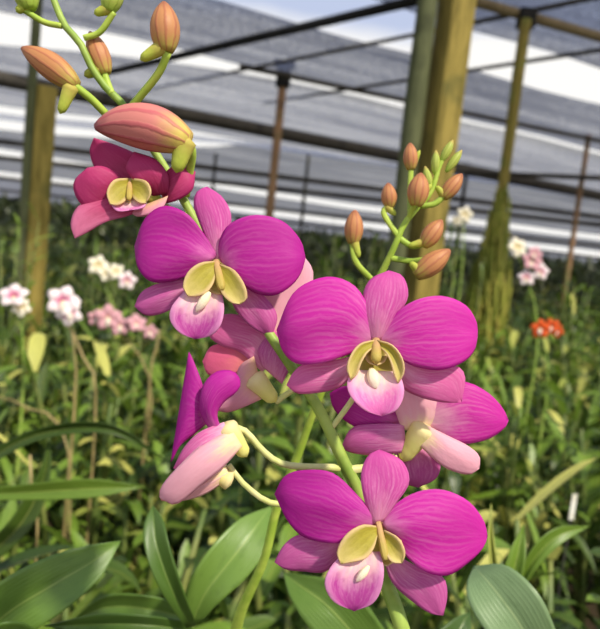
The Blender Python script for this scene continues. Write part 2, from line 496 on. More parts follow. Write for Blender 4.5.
callus_of(e, D, (371, 368), (376, 389), 9, -9, -12.5)

# --- bloom turned away at lower right of the centre one
D = .292
f_ = flower('pale-backed bloom turned right behind the centre one, yellow spur showing', D, ((401, 461), (426, 424), 13.5, 0, -4), [
    ('petal', 'petal_right', [(420, 428), (440, 439), (462, 444), (488, 439), (504, 428), (508, 420)], [(408, 414), (432, 398), (460, 382), (484, 390), (501, 406), (508, 420)], dict(dz=(0, -6, 0), bulge=2, ruffle=.5)),
    ('dorsal_sepal', 'pale', [(402, 430), (394, 404), (400, 388), (416, 378)], [(436, 430), (456, 414), (446, 390), (416, 378)], dict(dz=(-2, -4, 4), bulge=1.5, ruffle=.3)),
    ('petal', 'petal_deep', [(402, 430), (374, 433), (350, 424), (334, 409), (330, 393)], [(404, 414), (384, 402), (362, 390), (344, 386), (330, 393)], dict(dz=(2, 2, 5), bulge=1.6, ruffle=.4)),
    ('lateral_sepal', 'pale', [(418, 444), (440, 464), (456, 472), (470, 474), (479, 468)], [(424, 424), (448, 436), (468, 446), (479, 456), (479, 468)], dict(dz=(-6, -8, -6), bulge=2, ruffle=.3)),
    ('lateral_sepal', 'sepal_mauve', [(406, 452), (376, 455), (354, 453), (341, 448)], [(404, 424), (376, 424), (352, 428), (341, 448)], dict(dz=(-3, -3, 2), bulge=2, ruffle=.3)),
    ('lip', 'sepal_mauve', [(396, 448), (392, 468), (402, 482), (418, 487)], [(430, 448), (440, 462), (436, 478), (418, 487)], dict(dz=(2, 3, 5), bulge=2, ruffle=.4)),
], ped=[(398, 458, .290, 4), (375, 466, .292, 4), (348, 470, .289, 4.5)])

# --- upper left bloom
D = .285
b_ = flower('upper left bloom with dark purple petals and olive throat', D, ((222, 280), (218, 264), 8), [
    ('petal', 'petal_deep', [(208, 264), (190, 275), (170, 282), (150, 281), (138, 267), (135, 246)], [(217, 255), (202, 231), (186, 213), (164, 206), (145, 219), (135, 246)], PET),
    ('petal', 'petal_deep', [(219, 258), (220, 240), (230, 224), (254, 215), (282, 221), (300, 240), (305, 258)], [(225, 268), (240, 283), (258, 294), (276, 295), (292, 285), (301, 272), (305, 258)], PET),
    ('dorsal_sepal', 'dorsal', [(215, 260), (203, 232), (194, 206), (197, 192), (207, 187)], [(222, 258), (229, 236), (231, 214), (222, 197), (207, 187)], dict(dz=(1, 2, 5), bulge=1.5, ruffle=.3)),
    ('lateral_sepal', 'sepal_mauve', [(194, 294), (178, 306), (160, 314), (145, 315), (135, 306)], [(192, 278), (172, 281), (154, 285), (141, 293), (135, 306)], LOW),
    ('lateral_sepal', 'sepal_mauve', [(228, 296), (240, 316), (256, 330), (272, 336)], [(248, 284), (266, 298), (277, 316), (272, 336)], LOW),
    ('lip', 'lip', [(184, 292), (172, 306), (170, 320), (180, 333), (195, 339)], [(222, 292), (224, 310), (220, 326), (210, 336), (195, 339)], LIPK),
    ('side_lobe', 'throat', [(214, 261), (200, 263), (188, 272), (183, 286), (188, 296)], [(216, 270), (214, 282), (207, 292), (197, 296), (188, 296)], SIDE),
    ('side_lobe', 'throat', [(220, 264), (234, 270), (244, 284), (247, 298), (240, 304)], [(218, 272), (219, 286), (224, 296), (232, 303), (240, 304)], SIDE),
], ped=[(222, 280, .296, 3.5), (240, 292, .302, 3), (252, 310, .298, 3)])
column_of(b_, D, (216, 261), (222, 290), 5.5)
callus_of(b_, D, (210, 292), (196, 312), 7, -13, -14)

# --- bloom behind it, facing away
D = .299
c_ = flower('washed pink bloom facing away, tucked behind the upper left one', D, ((276, 402), (252, 376), 12, -3, -5), [
    ('petal', 'pale', [(246, 356), (250, 322), (262, 290), (284, 262), (302, 254)], [(284, 352), (292, 330), (308, 300), (313, 272), (302, 254)], dict(dz=(0, 3, 5), bulge=2, ruffle=.4)),
    ('lateral_sepal', 'sepal', [(262, 372), (240, 352), (222, 346), (208, 334), (212, 318)], [(286, 352), (272, 326), (250, 318), (230, 314), (212, 318)], dict(dz=(-1, -3, 0), bulge=2, ruffle=.3)),
    ('petal', 'coral', [(246, 386), (224, 381), (208, 374), (203, 361)], [(250, 354), (232, 345), (212, 346), (203, 361)], dict(dz=(0, 1, 3), bulge=1.6, ruffle=.3)),
    ('lateral_sepal', 'blush', [(264, 398), (246, 406), (228, 412), (214, 409)], [(254, 356), (240, 366), (232, 388), (214, 409)], dict(dz=(-4, -5, -2), bulge=2, ruffle=.3)),
    ('dorsal_sepal', 'sepal_mauve', [(262, 366), (258, 350), (268, 336), (280, 332)], [(282, 384), (290, 366), (290, 346), (280, 332)], dict(dz=(-3, -5, -2), bulge=1.6, ruffle=.3)),
], ped=[(276, 402, .298, 3), (290, 392, .295, 3), (302, 386, .291, 3)], pedmat='stem_pale')

# --- bloom in profile at left
D = .276
d_ = flower('bloom in profile facing left, pale pink sepals and yellow spur', D, ((247, 457), (224, 424), 12, 0, -3), [
    ('dorsal_sepal', 'petal_deep', [(206, 424), (192, 436), (180, 446), (171, 462)], [(206, 400), (201, 380), (194, 362), (189, 352)], dict(dz=(0, -3, 0), bulge=1.8, ruffle=.3)),
    ('petal', 'petal_deep', [(211, 432), (200, 410), (203, 386), (216, 372), (232, 371), (239, 378)], [(222, 432), (217, 414), (224, 402), (234, 394), (240, 386), (239, 378)], dict(dz=(-4, -8, -4), bulge=2.5, ruffle=.4)),
    ('petal', 'sepal', [(224, 422), (200, 432), (184, 448), (174, 468)], [(232, 446), (212, 462), (192, 474), (174, 468)], dict(dz=(-5, -7, -2), bulge=2.2, ruffle=.3)),
    ('lateral_sepal', 'pale', [(232, 430), (202, 445), (178, 467), (162, 486), (160, 497)], [(242, 446), (224, 466), (200, 486), (176, 504), (160, 497)], dict(dz=(-6, -10, -4), bulge=3, ruffle=.3)),
], ped=[(226, 425, .276, 3.2), (245, 431, .279, 3.4), (264, 452, .283, 3.4), (287, 465, .286, 3.6), (340, 468, .289, 4)])

# --- half open bloom at the top
D = .294
a_ = flower('half-open crimson bloom nodding at the top under a striped bud', D, ((165, 206), (140, 190), 9, 5, 1), [
    ('dorsal_sepal', 'crimson', [(120, 186), (98, 172), (90, 152), (94, 138)], [(160, 178), (142, 158), (118, 146), (94, 138)], dict(dz=(3, 6, 2), bulge=2, ruffle=.3)),
    ('petal', 'crimson', [(150, 196), (134, 180), (126, 168), (134, 152)], [(168, 194), (168, 176), (156, 160), (134, 152)], dict(dz=(0, -5, -2), bulge=2.5, ruffle=.4)),
    ('petal', 'crimson', [(118, 206), (94, 212), (78, 200), (74, 182), (88, 168)], [(122, 186), (120, 176), (112, 170), (100, 166), (88, 168)], dict(dz=(0, -6, -8), bulge=2.2, ruffle=.4)),
    ('petal', 'crimson', [(164, 204), (178, 200), (192, 190), (195, 172)], [(160, 186), (166, 172), (180, 164), (195, 172)], dict(dz=(2, 0, 5), bulge=2, ruffle=.3)),
    ('lateral_sepal', 'crimson_tip', [(114, 192), (94, 198), (77, 208), (71, 224), (75, 238)], [(146, 208), (128, 216), (106, 222), (88, 232), (75, 238)], dict(dz=(-2, -6, -6), bulge=2, ruffle=.4)),
    ('lateral_sepal', 'blush', [(138, 208), (132, 212), (136, 216), (144, 216)], [(168, 196), (164, 206), (156, 212), (144, 216)], dict(dz=(-2, -4, -3), bulge=1.5, ruffle=.2)),
    ('lip', 'lip_pink', [(112, 200), (112, 206), (118, 211), (130, 210)], [(146, 198), (146, 204), (142, 208), (130, 210)], dict(dz=(-5, -9, -9), bulge=-1.5, ruffle=.3)),
    ('side_lobe', 'throat', [(128, 178), (114, 180), (107, 192), (110, 204)], [(130, 192), (126, 200), (118, 205), (110, 204)], SIDE),
    ('side_lobe', 'throat', [(132, 178), (146, 181), (151, 192), (146, 203)], [(130, 192), (134, 199), (140, 203), (146, 203)], SIDE),
], ped=[(165, 206, .299, 3.4), (176, 212, .302, 3.2), (192, 218, .304, 3.2)], coremat='spur_green')
column_of(a_, D, (130, 180), (129, 200), 4)

def bud(tip, base, w, D, mat, parent, spur=None, ped=None, label=None, bend=0, pedmat='stem_lime', dz=0):
    o = lobe(base, tip, D, w, 0, dz, bend, n=16, k=16, prof=lambda t: max(.03, math.sin(math.pi * (t * .86 + .12)) ** .7)).build('bud', M[mat], parent)
    if label: o['label'] = label
    if spur: lobe(spur[1], spur[0], D, spur[2] * .9, -1, 0, n=10, k=10, prof=SPUR).build('spur', M[spur[3] if len(spur) > 3 else 'spur_green'], o)
    if ped: pedicel(ped, o, pedmat)
    return o
# large striped bud lying over the half open bloom
bud((95, 127), (188, 143), 23, .286, 'bud_pink', ORCH, ((186, 138), (176, 173), 13), [(184, 140, .286, 4), (192, 150, .289, 4.5), (190, 170, .296, 4), (186, 196, .302, 4)],
    'large pink striped bud lying over the half-open bloom', bend=9)
bud((161, 499), (228, 470), 13, .281, 'bud_pale', ORCH, ((232, 482), (206, 470), 11, 'spur'), [(229, 465, .282, 2.8), (246, 486, .284, 3), (276, 504, .288, 3), (330, 500, .292, 3), (358, 490, .289, 3)],
    'pale pink bud under the profile bloom', pedmat='stem_pale')
bud((22, 48), (76, 86), 13.5, .292, 'bud', ORCH, ((72, 84), (60, 114), 9), [(72, 84, .292, 4), (90, 98, .297, 4), (106, 114, .303, 4)], 'salmon bud pointing left', bend=2)
bud((90, 32), (106, 74), 11, .306, 'bud', ORCH, ((102, 68), (84, 76), 8), [(104, 72, .306, 3.4), (108, 84, .305, 3.4), (112, 94, .304, 3.4)], 'salmon bud close against the stem')
bud((164, 2), (166, 52), 15, .292, 'bud', ORCH, ((164, 46), (140, 60), 9), [(168, 52, .292, 4), (158, 74, .297, 4), (132, 106, .305, 4)], 'upright salmon bud on a long stalk')
bud((118, -22), (108, 12), 11, .298, 'bud_green', ORCH, ((110, 8), (94, 14), 7), [(114, 12, .298, 3.2), (100, 32, .300, 3.2), (84, 38, .300, 3.2)], 'green bud cut by the top edge')
bud((22, -20), (30, 10), 12, .298, 'bud_green', ORCH, ((28, 4), (16, 12), 7), [(24, 10, .298, 3), (44, 22, .300, 3), (62, 26, .300, 3)], 'yellow-green bud left of the stem tip')

# ------------------------------------------------------------------ the second spray, all buds
base_two = P(225, 700, .46); base_two.z = 0
SEC = empty('orchid_plant', base_two, 'orchid spray of upright salmon buds only, standing behind the centre magenta bloom', 'orchid')
mb = MB()
pp, rr = stem_px([(225, 680, .45, 6), (240, 615, .42, 6), (264, 560, .40, 5), (277, 508, .39, 4.5), (298, 455, .38, 4.5), (318, 400, .37, 4.5), (350, 330, .36, 4), (381, 274, .35, 4), (396, 243, .345, 3.8),
                  (403, 226, .345, 3.6), (415, 210, .345, 3.4), (431, 192, .345, 3.2), (440, 165, .345, 2.6), (452, 142, .345, 1.6)], 60)
b0 = Vector((base_two.x, base_two.y, .5))
mb.tube([b0, b0.lerp(pp[0], .6)] + pp, [.006, .005] + rr, 10)
mb.build('flower_stem', M['stem_lime'], SEC)
mb = MB(); mb.tube([Vector((base_two.x, base_two.y, z)) for z in (0, .1, .3, .51)], [.008, .011, .01, .006], 10); mb.build('cane', M['cane'], SEC)
DS = .345
bud((355, 210), (353, 244), 9.5, DS, 'bud', SEC, ((353, 238), (359, 258), 6), [(352, 243, DS, 3.2), (356, 262, DS, 3), (372, 280, .35, 3)], 'bud standing apart at the left')
bud((388, 183), (390, 208), 8, DS, 'bud', SEC, ((386, 206), (396, 215), 5), [(388, 206, DS, 3), (384, 214, DS, 3), (398, 236, DS, 3)])
bud((410, 143), (411, 170), 7.5, .35, 'bud', SEC, ((412, 168), (420, 150), 4), [(411, 168, .35, 2.8), (410, 190, .35, 2.8), (410, 216, .346, 2.8)], 'highest bud of the spray')
bud((421, 173), (416, 206), 11, .338, 'bud', SEC, ((418, 200), (432, 184), 5), [(416, 204, .338, 3), (412, 210, .342, 3), (409, 218, .345, 3)])
bud((462, 174), (443, 198), 8, DS, 'bud', SEC, ((444, 196), (436, 186), 5), [(444, 196, DS, 3), (434, 204, DS, 3), (420, 206, DS, 3)])
bud((442, 220), (423, 246), 9.5, .341, 'bud', SEC, ((424, 242), (408, 246), 5), [(424, 244, .341, 3), (412, 246, DS, 3), (399, 238, DS, 3)])
bud((450, 250), (416, 276), 11, .338, 'bud', SEC, ((420, 272), (410, 262), 6), [(424, 260, .340, 3), (410, 261, DS, 3), (390, 258, .347, 3)], 'lowest bud, leaning right')
for k, (a, b) in enumerate((((435, 175), (436, 150)), ((441, 162), (453, 140)), ((430, 190), (425, 166)), ((446, 172), (462, 150)))):
    lobe(a, b, DS, 4.5, 0, 0).build('young_bud', M['bud_green'], SEC)

# ------------------------------------------------------------------ broad leaves in front
def leafy(base_px, name, label, leaves, mat='leaf_big', cat='orchid'):
    """an orchid shoot: short cane from the ground, each broad leaf a part"""
    b = P(*base_px); ground = Vector((b.x, b.y, 0))
    root = empty(name, ground, label, cat)
    q = MB(); q.tube([ground, ground.lerp(b, .4), ground.lerp(b, .8), b], [.008, .010, .009, .005], 10)
    q.build('cane', M['cane'], root)
    for L, Rr, D, kw in leaves:
        kw = dict(kw); mt = kw.pop('mat', mat)
        k = dict(dz=(0, -10, 10), bulge=0, ruffle=1.2, nr=20, nc=13, fold=6); k.update(kw)
        blade(L, Rr, D, **k).build('leaf', M[mt], root, solid=.0009)
    return root
leafy((190, 640, .47), 'orchid_plant', 'leafy orchid shoot with one broad pale leaf and one upright dark leaf', [
    ([(186, 628), (160, 590), (145, 550), (144, 525), (153, 505)], [(196, 625), (184, 592), (170, 548), (163, 520), (153, 505)], .46, dict(tint=.12, dz=(0, -15, 5))),
    ([(184, 626), (186, 590), (205, 555), (238, 520), (272, 506)], [(200, 622), (222, 600), (248, 576), (268, 545), (272, 506)], .47, dict(tint=.62, dz=(0, 0, 40))),
    ([(192, 640), (150, 634), (100, 634), (44, 626)], [(192, 622), (150, 616), (100, 614), (44, 626)], .47, dict(tint=.2, dz=(0, -20, 0))),
    ([(192, 632), (150, 622), (105, 618), (70, 622)], [(188, 606), (150, 596), (105, 596), (70, 622)], .52, dict(tint=.55)),
])
leafy((-60, 720, .45), 'orchid_plant', 'orchid with one long broad leaf reaching in from the lower left corner', [
    ([(-40, 690), (20, 640), (62, 612), (100, 578), (121, 541)], [(-50, 640), (-10, 590), (40, 560), (86, 546), (121, 541)], .44, dict(tint=.5, dz=(0, -10, 20))),
    ([(-50, 700), (-10, 660), (20, 640), (50, 640)], [(-50, 660), (-20, 630), (20, 622), (50, 640)], .42, dict(tint=.3)),
])
leafy((565, 700, .44), 'orchid_plant', 'orchid with a broad bluish grey-green leaf at the lower right', [
    ([(545, 690), (510, 660), (478, 620), (466, 590), (474, 566)], [(580, 680), (560, 640), (540, 596), (508, 566), (474, 566)], .43, dict(tint=.55, dz=(0, -12, 20), mat='leaf_grey')),
])
leafy((395, 700, .50), 'orchid_plant', 'orchid with broad soft green leaves below the lowest magenta bloom', [
    ([(372, 680), (320, 640), (292, 602), (283, 572)], [(410, 670), (385, 630), (346, 585), (283, 572)], .50, dict(tint=.6, dz=(0, -8, 20))),
    ([(400, 690), (420, 650), (452, 620), (470, 612)], [(420, 700), (450, 670), (470, 640), (470, 612)], .52, dict(tint=.25)),
])
leafy((530, 690, .62), 'orchid_plant', 'young orchid shoot with small yellow-green leaves right of the lowest bloom', [
    ([(500, 640), (492, 580), (488, 540), (491, 504)], [(508, 640), (500, 580), (494, 540), (491, 504)], .60, dict(tint=.85)),
    ([(500, 620), (502, 580), (510, 550), (524, 524)], [(512, 625), (520, 585), (526, 555), (524, 524)], .62, dict(tint=.75)),
    ([(508, 600), (530, 552), (556, 528), (590, 526)], [(512, 608), (536, 570), (560, 545), (590, 526)], .66, dict(tint=.5)),
], 'leaf')
leafy((-30, 600, .75), 'orchid_plant', 'orchid with long level strap leaves at the left edge above the broad leaf', [
    ([(-40, 500), (20, 500), (90, 498), (146, 487)], [(-40, 488), (20, 485), (90, 479), (146, 487)], .75, dict(tint=.6, nr=14)),
    ([(-20, 470), (40, 440), (110, 434), (166, 460)], [(-20, 455), (40, 428), (110, 424), (166, 460)], .80, dict(tint=.15, nr=14)),
    ([(-30, 560), (10, 520), (40, 470), (50, 430)], [(-20, 575), (30, 530), (50, 480), (50, 430)], .80, dict(tint=.35, nr=14)),
], 'leaf')

# ------------------------------------------------------------------ crowded bed: prototypes, then copies
def strap(mb, p, az, L, w, rise, droop, tint, n=6):
    d = Vector((math.cos(az), math.sin(az), 0)); side = Vector((-d.y, d.x, 0))
    tw = random.uniform(-.5, .5)
    rows = []
    for i in range(n + 1):
        t = i / n
        c = p + d * (L * t * math.cos(rise) * (1 - .12 * t)) + Vector((0, 0, L * (math.sin(rise) * t - droop * t * t)))
        ww = w * (math.sin(math.pi * min(1, .1 + .9 * t)) ** .6) * (1 if t < .98 else .12)
        s2 = (side + Vector((0, 0, tw * t))).normalized()
        up = Vector((0, 0, 1))
        rows.append([c - s2 * ww + up * ww * .35, c, c + s2 * ww + up * ww * .35])
    mb.grid(rows, tint)

def proto(kind):
    """0 leafy, 1 dense low, 2 tall with bare canes, 3 fine-leaved"""
    root = empty('orchid_plant', (0, 0, 0), 'x', 'orchid')
    leaves = MB()
    ncane = (7, 8, 6, 9)[kind]
    for c in range(ncane):
        a0 = c / ncane * 6.28 + random.uniform(-.4, .4)
        h = random.uniform(*((.58, .84), (.45, .72), (.7, .98), (.5, .85))[kind])
        lean = random.uniform(.04, .2)
        pts = [Vector((math.cos(a0) * (.03 + lean * t ** 1.5), math.sin(a0) * (.03 + lean * t ** 1.5), h * t)) for t in (0, .3, .6, .85, 1)]
        cn = MB(); cn.tube(pts, [.006, .009, .008, .006, .004], 6)
        cn.build('cane', M['cane'], root)
        nl = (15, 16, 14, 18)[kind]
        for k in range(nl):
            t = .34 + .66 * k / (nl - 1)
            q = t * 4; i0 = min(3, int(q))
            tt = (0, .3, .6, .85, 1)
            for i0 in range(4):
                if tt[i0] <= t <= tt[i0 + 1]: break
            p = pts[i0].lerp(pts[i0 + 1], (t - tt[i0]) / (tt[i0 + 1] - tt[i0]))
            az = a0 + (k % 2) * math.pi + random.uniform(-.9, .9)
            L = random.uniform(.12, .23) * (1, 1.05, .9, .9)[kind]; w = random.uniform(.011, .023) * (1, 1.1, .9, .55)[kind]
            strap(leaves, p, az, L, w, random.uniform(.25, 1.2), random.uniform(.1, .75), random.choice((.0, .1, .2, .3, .45, .6, .75, 1.0)))
    leaves.build('foliage', M['leaf'], root)
    return root
protos = [proto(i % 4) for i in range(8)]
used = set()
LAB = [
    (1.55, 'leafy strap-leaved orchid of the near bed, just behind the magenta blooms', 'orchids close behind the blooms'),
    (4.0, 'bushy strap-leaved orchid in the crowded middle of the bed', 'orchids in the middle of the bed'),
    (99, 'small strap-leaved orchid far back in the bed towards the shade nets', 'orchids at the back of the bed'),
]
def seen(x, y, zt):
    p = Vector((x, y, zt)) - CAM
    z = p.dot(FWD)
    if z < .2: return False
    return -150 < 300 + FPX * p.dot(RT) / z < 750

def bare(x, y):
    return False

spots = []
d = .85
rowi = 0
while d < 13:
    s = .27 if d < 1.9 else (.36 if d < 4 else (.62 if d < 7.5 else 1.0))
    half = d * .58 + .3
    n = int(2 * half / s)
    for i in range(n + 1):
        x = -half + s * (i + .5 * (rowi % 2)) + random.uniform(-.3, .3) * s
        y = d + random.uniform(-.3, .3) * s
        spots.append((x, y, d))
    rowi += 1
    d += s * .95
cnt = 0
for x, y, d in spots:
    i = random.randrange(8)
    sc = random.uniform(.82, 1.0) if d < 1.6 else (random.uniform(.92, 1.12) if d < 4 else random.uniform(1.0, 1.25))
    # keep the small clearing at the right, where the plant tag stands, open
    tx = PZ(556, 500, .8)
    if d < 1.9 and (Vector((x, y)) - Vector((tx.x, tx.y))).length < .28: continue
    if not seen(x, y, .9): continue
    o = protos[i] if i not in used else copy_tree(protos[i])
    used.add(i)
    o.location = (x, y, 0); o.rotation_euler.z = random.uniform(0, 6.28)
    o.scale = (sc * (1.25 if d > 4 else 1.05), sc * (1.25 if d > 4 else 1.05), sc)
    for lim, lab, grp in LAB:
        if d < lim: break
    tag(o, lab, 'orchid', grp)
    cnt += 1
for i in range(8):
    if i not in used:
        for ch in list(protos[i].children): bpy.data.objects.remove(ch)
        bpy.data.objects.remove(protos[i])
print('bed plants', cnt)

# the far end of the bed: uncountable
mb = MB()
for k in range(9000):
    dd = 13.9 + 24 * random.random() ** 1.6
    x = random.uniform(-.72, .72) * dd
    h = random.uniform(.5, 1.3 + .032 * dd)
    strap(mb, Vector((x, dd, h - .25)), random.uniform(0, 6.28), random.uniform(.3, .6), random.uniform(.035, .07), random.uniform(.3, 1.3), random.uniform(.1, .6), random.random(), 4)
for k in range(420):
    dd = 13.9 + 24 * random.random() ** 1.6
    x = random.uniform(-.72, .72) * dd
    mb.tube([Vector((x, dd, 0)), Vector((x, dd, .9))], .03, 5)
tag(mb.build('foliage', M['leaf_far']), 'hazy mass of orchid foliage at the far end under the nets', 'foliage', kind='stuff')

# tall grassy growth standing above the bed: stems with narrow leaves
def tall(px, d, top, n, label, tint=.5, wid=.05, mat='leaf'):
    b = P(px, 330, d); g0 = Vector((b.x, b.y, 0))
    root = empty('tall_plant', g0, label, 'plant')
    zt = P(px, top, d).z
    st, lf = MB(), MB()
    for k in range(n):
        q = g0 + Vector((random.uniform(-wid, wid), random.uniform(-wid, wid), 0))
        h = zt * random.uniform(.82, 1)
        le = Vector((random.uniform(-.06, .06), random.uniform(-.06, .06), 0))
        pts = [q + le * (t * t) + Vector((0, 0, h * t)) for t in (0, .35, .7, 1)]
        st.tube(pts, [.006, .006, .005, .002], 5)
        for j in range(14):
            t = .45 + .55 * j / 13
            p = q + le * (t * t) + Vector((0, 0, h * t))
            strap(lf, p, random.uniform(0, 6.28), random.uniform(.07, .15), random.uniform(.006, .011), random.uniform(.4, 1.3), random.uniform(.1, .5), min(1, max(0, tint + random.uniform(-.35, .35))), 5)
    st.build('stem', M['cane'], root)
    lf.build('foliage', M[mat], root)
    return root
tall(14, 2.6, 205, 4, 'tall leafy plant at the left edge before the left timber post', .55)
tall(322, 3.4, 222, 5, 'tall dark leafy plant left of the thick post', .3, .08)
tall(368, 3.6, 232, 5, 'tall leafy plant at the foot of the thick post', .25, .08)
tall(455, 3.3, 215, 6, 'tall leafy plant between the thick post and the mossy pole', .35, .10)
tall(560, 3.6, 262, 5, 'tall narrow plant between the two right-hand poles', .4, .10)
tall(98, 3.4, 228, 5, 'tall plant right of the left timber post', .4, .12)

# ------------------------------------------------------------------ small blooms in the background
def blossom_obj(c, r, mat, parent, name='flower', seed=0):
    rng = random.Random(seed)
    q = MB()
    nrm = (CAM - c).normalized()
    nrm = (nrm + Vector((rng.uniform(-.5, .5), rng.uniform(-.5, .5), rng.uniform(-.1, .5)))).normalized()
    a = nrm.orthogonal().normalized(); b = nrm.cross(a)
    w0 = rng.uniform(0, 6)
    for k in range(5):
        w = w0 + k * 1.2566
        d = a * math.cos(w) + b * math.sin(w); s = nrm.cross(d)
        rows = []
        for i in range(6):
            t = i / 5
            ww = r * .42 * math.sin(math.pi * (.12 + .86 * t)) ** .7
            p = c + d * r * t + nrm * (r * .25 * math.sin(t * 2.4))
            rows.append([p - s * ww, p + nrm * r * .05, p + s * ww])
        q.grid(rows, .5)
    return q.build(name, M[mat], parent, solid=.0008)
def lip_obj(c, r, parent, mat='bl_cream'):
    q = MB(); n = (CAM - c).normalized()
    q.tube([c, c + n * r * .3 - Vector((0, 0, r * .2)), c + n * r * .5 - Vector((0, 0, r * .6))], [r * .16, r * .24, r * .08], 7)
    q.build('lip', M[mat], parent)
def bg_orchid(name, label, blooms, d, rootpx, stem='stem'):
    b = P(rootpx[0], rootpx[1], d); g0 = Vector((b.x, b.y, 0))
    root = empty(name, g0, label, 'orchid')
    st = MB()
    top = P(blooms[0][0], blooms[0][1], d + .02)
    mid = P(rootpx[0], rootpx[1], d + .02)
    pts = crv([tuple(g0), tuple(g0.lerp(mid, .6)), tuple(mid), tuple(top)], 16)
    st.tube(pts, [.004] * 12 + [.003, .0025, .002, .0015], 6)
    for x, y, r, mt in blooms[1:]:
        p = P(x, y, d); near = min(pts[6:], key=lambda q: (q - p).length)
        st.tube([near, near.lerp(p, .5) + Vector((0, 0, .01)), p], .0015, 5)
    st.build('flower_stem', M[stem], root)
    for k, (x, y, r, mt) in enumerate(blooms):
        c = P(x, y, d); rr_ = r * d / FPX
        fo = blossom_obj(c, rr_, mt, root, seed=int(x * 3 + y + k))
        lip_obj(c, rr_, fo)
bg_orchid('flowering_orchid', 'white orchid with a magenta heart on a straw stem, right of the left post', [(63, 302, 17, 'bl_white'), (70, 313, 14, 'bl_white')], 1.35, (76, 370), 'dry')
bg_orchid('flowering_orchid', 'white orchid bloom with yellow lip at the foot of the left post', [(14, 297, 15, 'bl_white'), (22, 308, 10, 'bl_cream')], 1.45, (24, 360))
bg_orchid('flowering_orchid', 'cream orchid cluster in the shade right of the left post', [(98, 266, 11, 'bl_cream'), (106, 274, 9, 'bl_cream'), (116, 272, 9, 'bl_cream'), (127, 281, 10, 'bl_white')], 2.1, (118, 330))
bg_orchid('flowering_orchid', 'dull pink orchid cluster beneath the upper left bloom', [(108, 318, 14, 'bl_pink'), (120, 326, 11, 'bl_pink'), (136, 324, 11, 'bl_pink'), (96, 318, 9, 'bl_pink'), (150, 332, 8, 'bl_pink')], 1.9, (150, 380), 'dry')
bg_orchid('flowering_orchid', 'white and pink orchid cluster right of the mossy pole', [(516, 248, 11, 'bl_cream'), (531, 262, 11, 'bl_pink'), (540, 272, 9, 'bl_white'), (526, 278, 9, 'bl_white'), (534, 254, 8, 'bl_pink')], 2.2, (538, 330))
bg_orchid('flowering_orchid', 'small cream orchid bloom behind the spray of buds', [(464, 215, 9, 'bl_cream'), (457, 221, 6, 'bl_cream')], 2.6, (462, 270))
bg_orchid('flowering_orchid', 'orange orchid bloom low among the leaves at right', [(540, 329, 10, 'bl_orange'), (551, 327, 9, 'bl_orange'), (557, 331, 7, 'bl_orange')], 1.9, (548, 380))

# dry stems
def dry(pts, label, r=.0022):
    g = P(*pts[0]); g0 = Vector((g.x, g.y, 0))
    root = MB()
    c = crv([tuple(g0)] + [tuple(P(*p)) for p in pts], 24)
    root.tube(c, r, 6)
    tag(root.build('dry_stem', M['dry'], origin=g0), label, 'stem')
dry([(70, 470, 1.3), (20, 405, 1.35), (-20, 396, 1.4)], 'bare straw-coloured stem arching out to the left edge')
dry([(95, 420, 1.5), (84, 360, 1.5), (66, 320, 1.5)], 'bare straw-coloured stem under the magenta-hearted white orchid', .003)
dry([(36, 560, .95), (32, 500, .95), (30, 455, .95)], 'thin brown stem standing behind the lower left broad leaf', .002)
dry([(148, 400, 1.6), (154, 360, 1.6), (160, 330, 1.6)], 'straw-coloured stem left of the profile bloom', .003)

# plant tag
c = P(573, 507, 1.25)
# a pale blade on a dark peg
mb = MB(); ax = [Vector((1, 0, 0)), Vector((0, 1, 0)), Vector((0, 0, 1))]
rt = empty('plant_tag', (c.x, c.y, 0), 'upright white plant tag on a thin peg in the dark gap at right', 'tag')
mb.box(c, ax, (.0048, .0008, .026)); mb.build('tag_blade', M['tag'], rt, smooth=False)
mb = MB(); mb.tube([Vector((c.x, c.y + .003, 0)), Vector((c.x, c.y + .003, c.z))], .002, 6); mb.build('peg', M['pole_dark'], rt)

# ------------------------------------------------------------------ posts
ROOF = 3.10
def post(px, d, w, label, mat, top=None, square=False, name='timber_post', z1=None):
    """vertical post through pixel px at depth d; w = width in metres"""
    b = P(px[0], px[1], d)
    z1 = z1 if z1 is not None else (P(px[0], top, d).z if top is not None else ROOF)
    q = MB()
    if square:
        ang = R(24); ax = [Vector((math.cos(ang), math.sin(ang), 0)), Vector((-math.sin(ang), math.cos(ang), 0)), Vector((0, 0, 1))]
        q.box(Vector((b.x, b.y, z1 / 2)), ax, (w / 2, w / 2, z1 / 2))
    else:
        n = 9
        q.tube([Vector((b.x + random.uniform(-1, 1) * w * .04, b.y, z1 * i / (n - 1))) for i in range(n)], [w / 2 * random.uniform(.94, 1.05) for _ in range(n)], 14)
    o = q.build(name, M[mat], origin=(b.x, b.y, 0), smooth=not square, bevel=.008 if square else 0)
    return tag(o, label, 'post')
post((447, 80), 2.75, .118, 'thick golden timber post behind the spray of buds', 'wood', square=True)
post((418, 80), 2.72, .088, 'grey-green round pole standing against the thick golden post', 'pole_grey', name='wooden_pole')
post((43, 150), 3.15, .095, 'golden timber post with a cut top at the far left', 'wood', top=88, square=True)
post((28, 150), 3.10, .045, 'slim dark grey pole rising beside the cut-topped left post', 'pole_grey', name='wooden_pole')
post((512, 120), 4.3, .075, 'slender mossy pole wrapped in creeper right of the thick post', 'wood_mossy', top=22, name='wooden_pole')
p0 = post((578, 205), 8.2, .065, 'thin brown pole near the right edge', 'wood_brown', name='wooden_pole')
post((306, 180), 12.5, .07, 'thin dark pole between the bracketed pole and the thick post', 'pole_dark', name='wooden_pole')
post((214, 175), 14, .07, 'faint dark pole right of the half-open crimson bloom', 'pole_dark', name='wooden_pole')
post((464, 190), 11.5, .07, 'short dark pole showing right of the bud spray', 'pole_dark', name='wooden_pole')

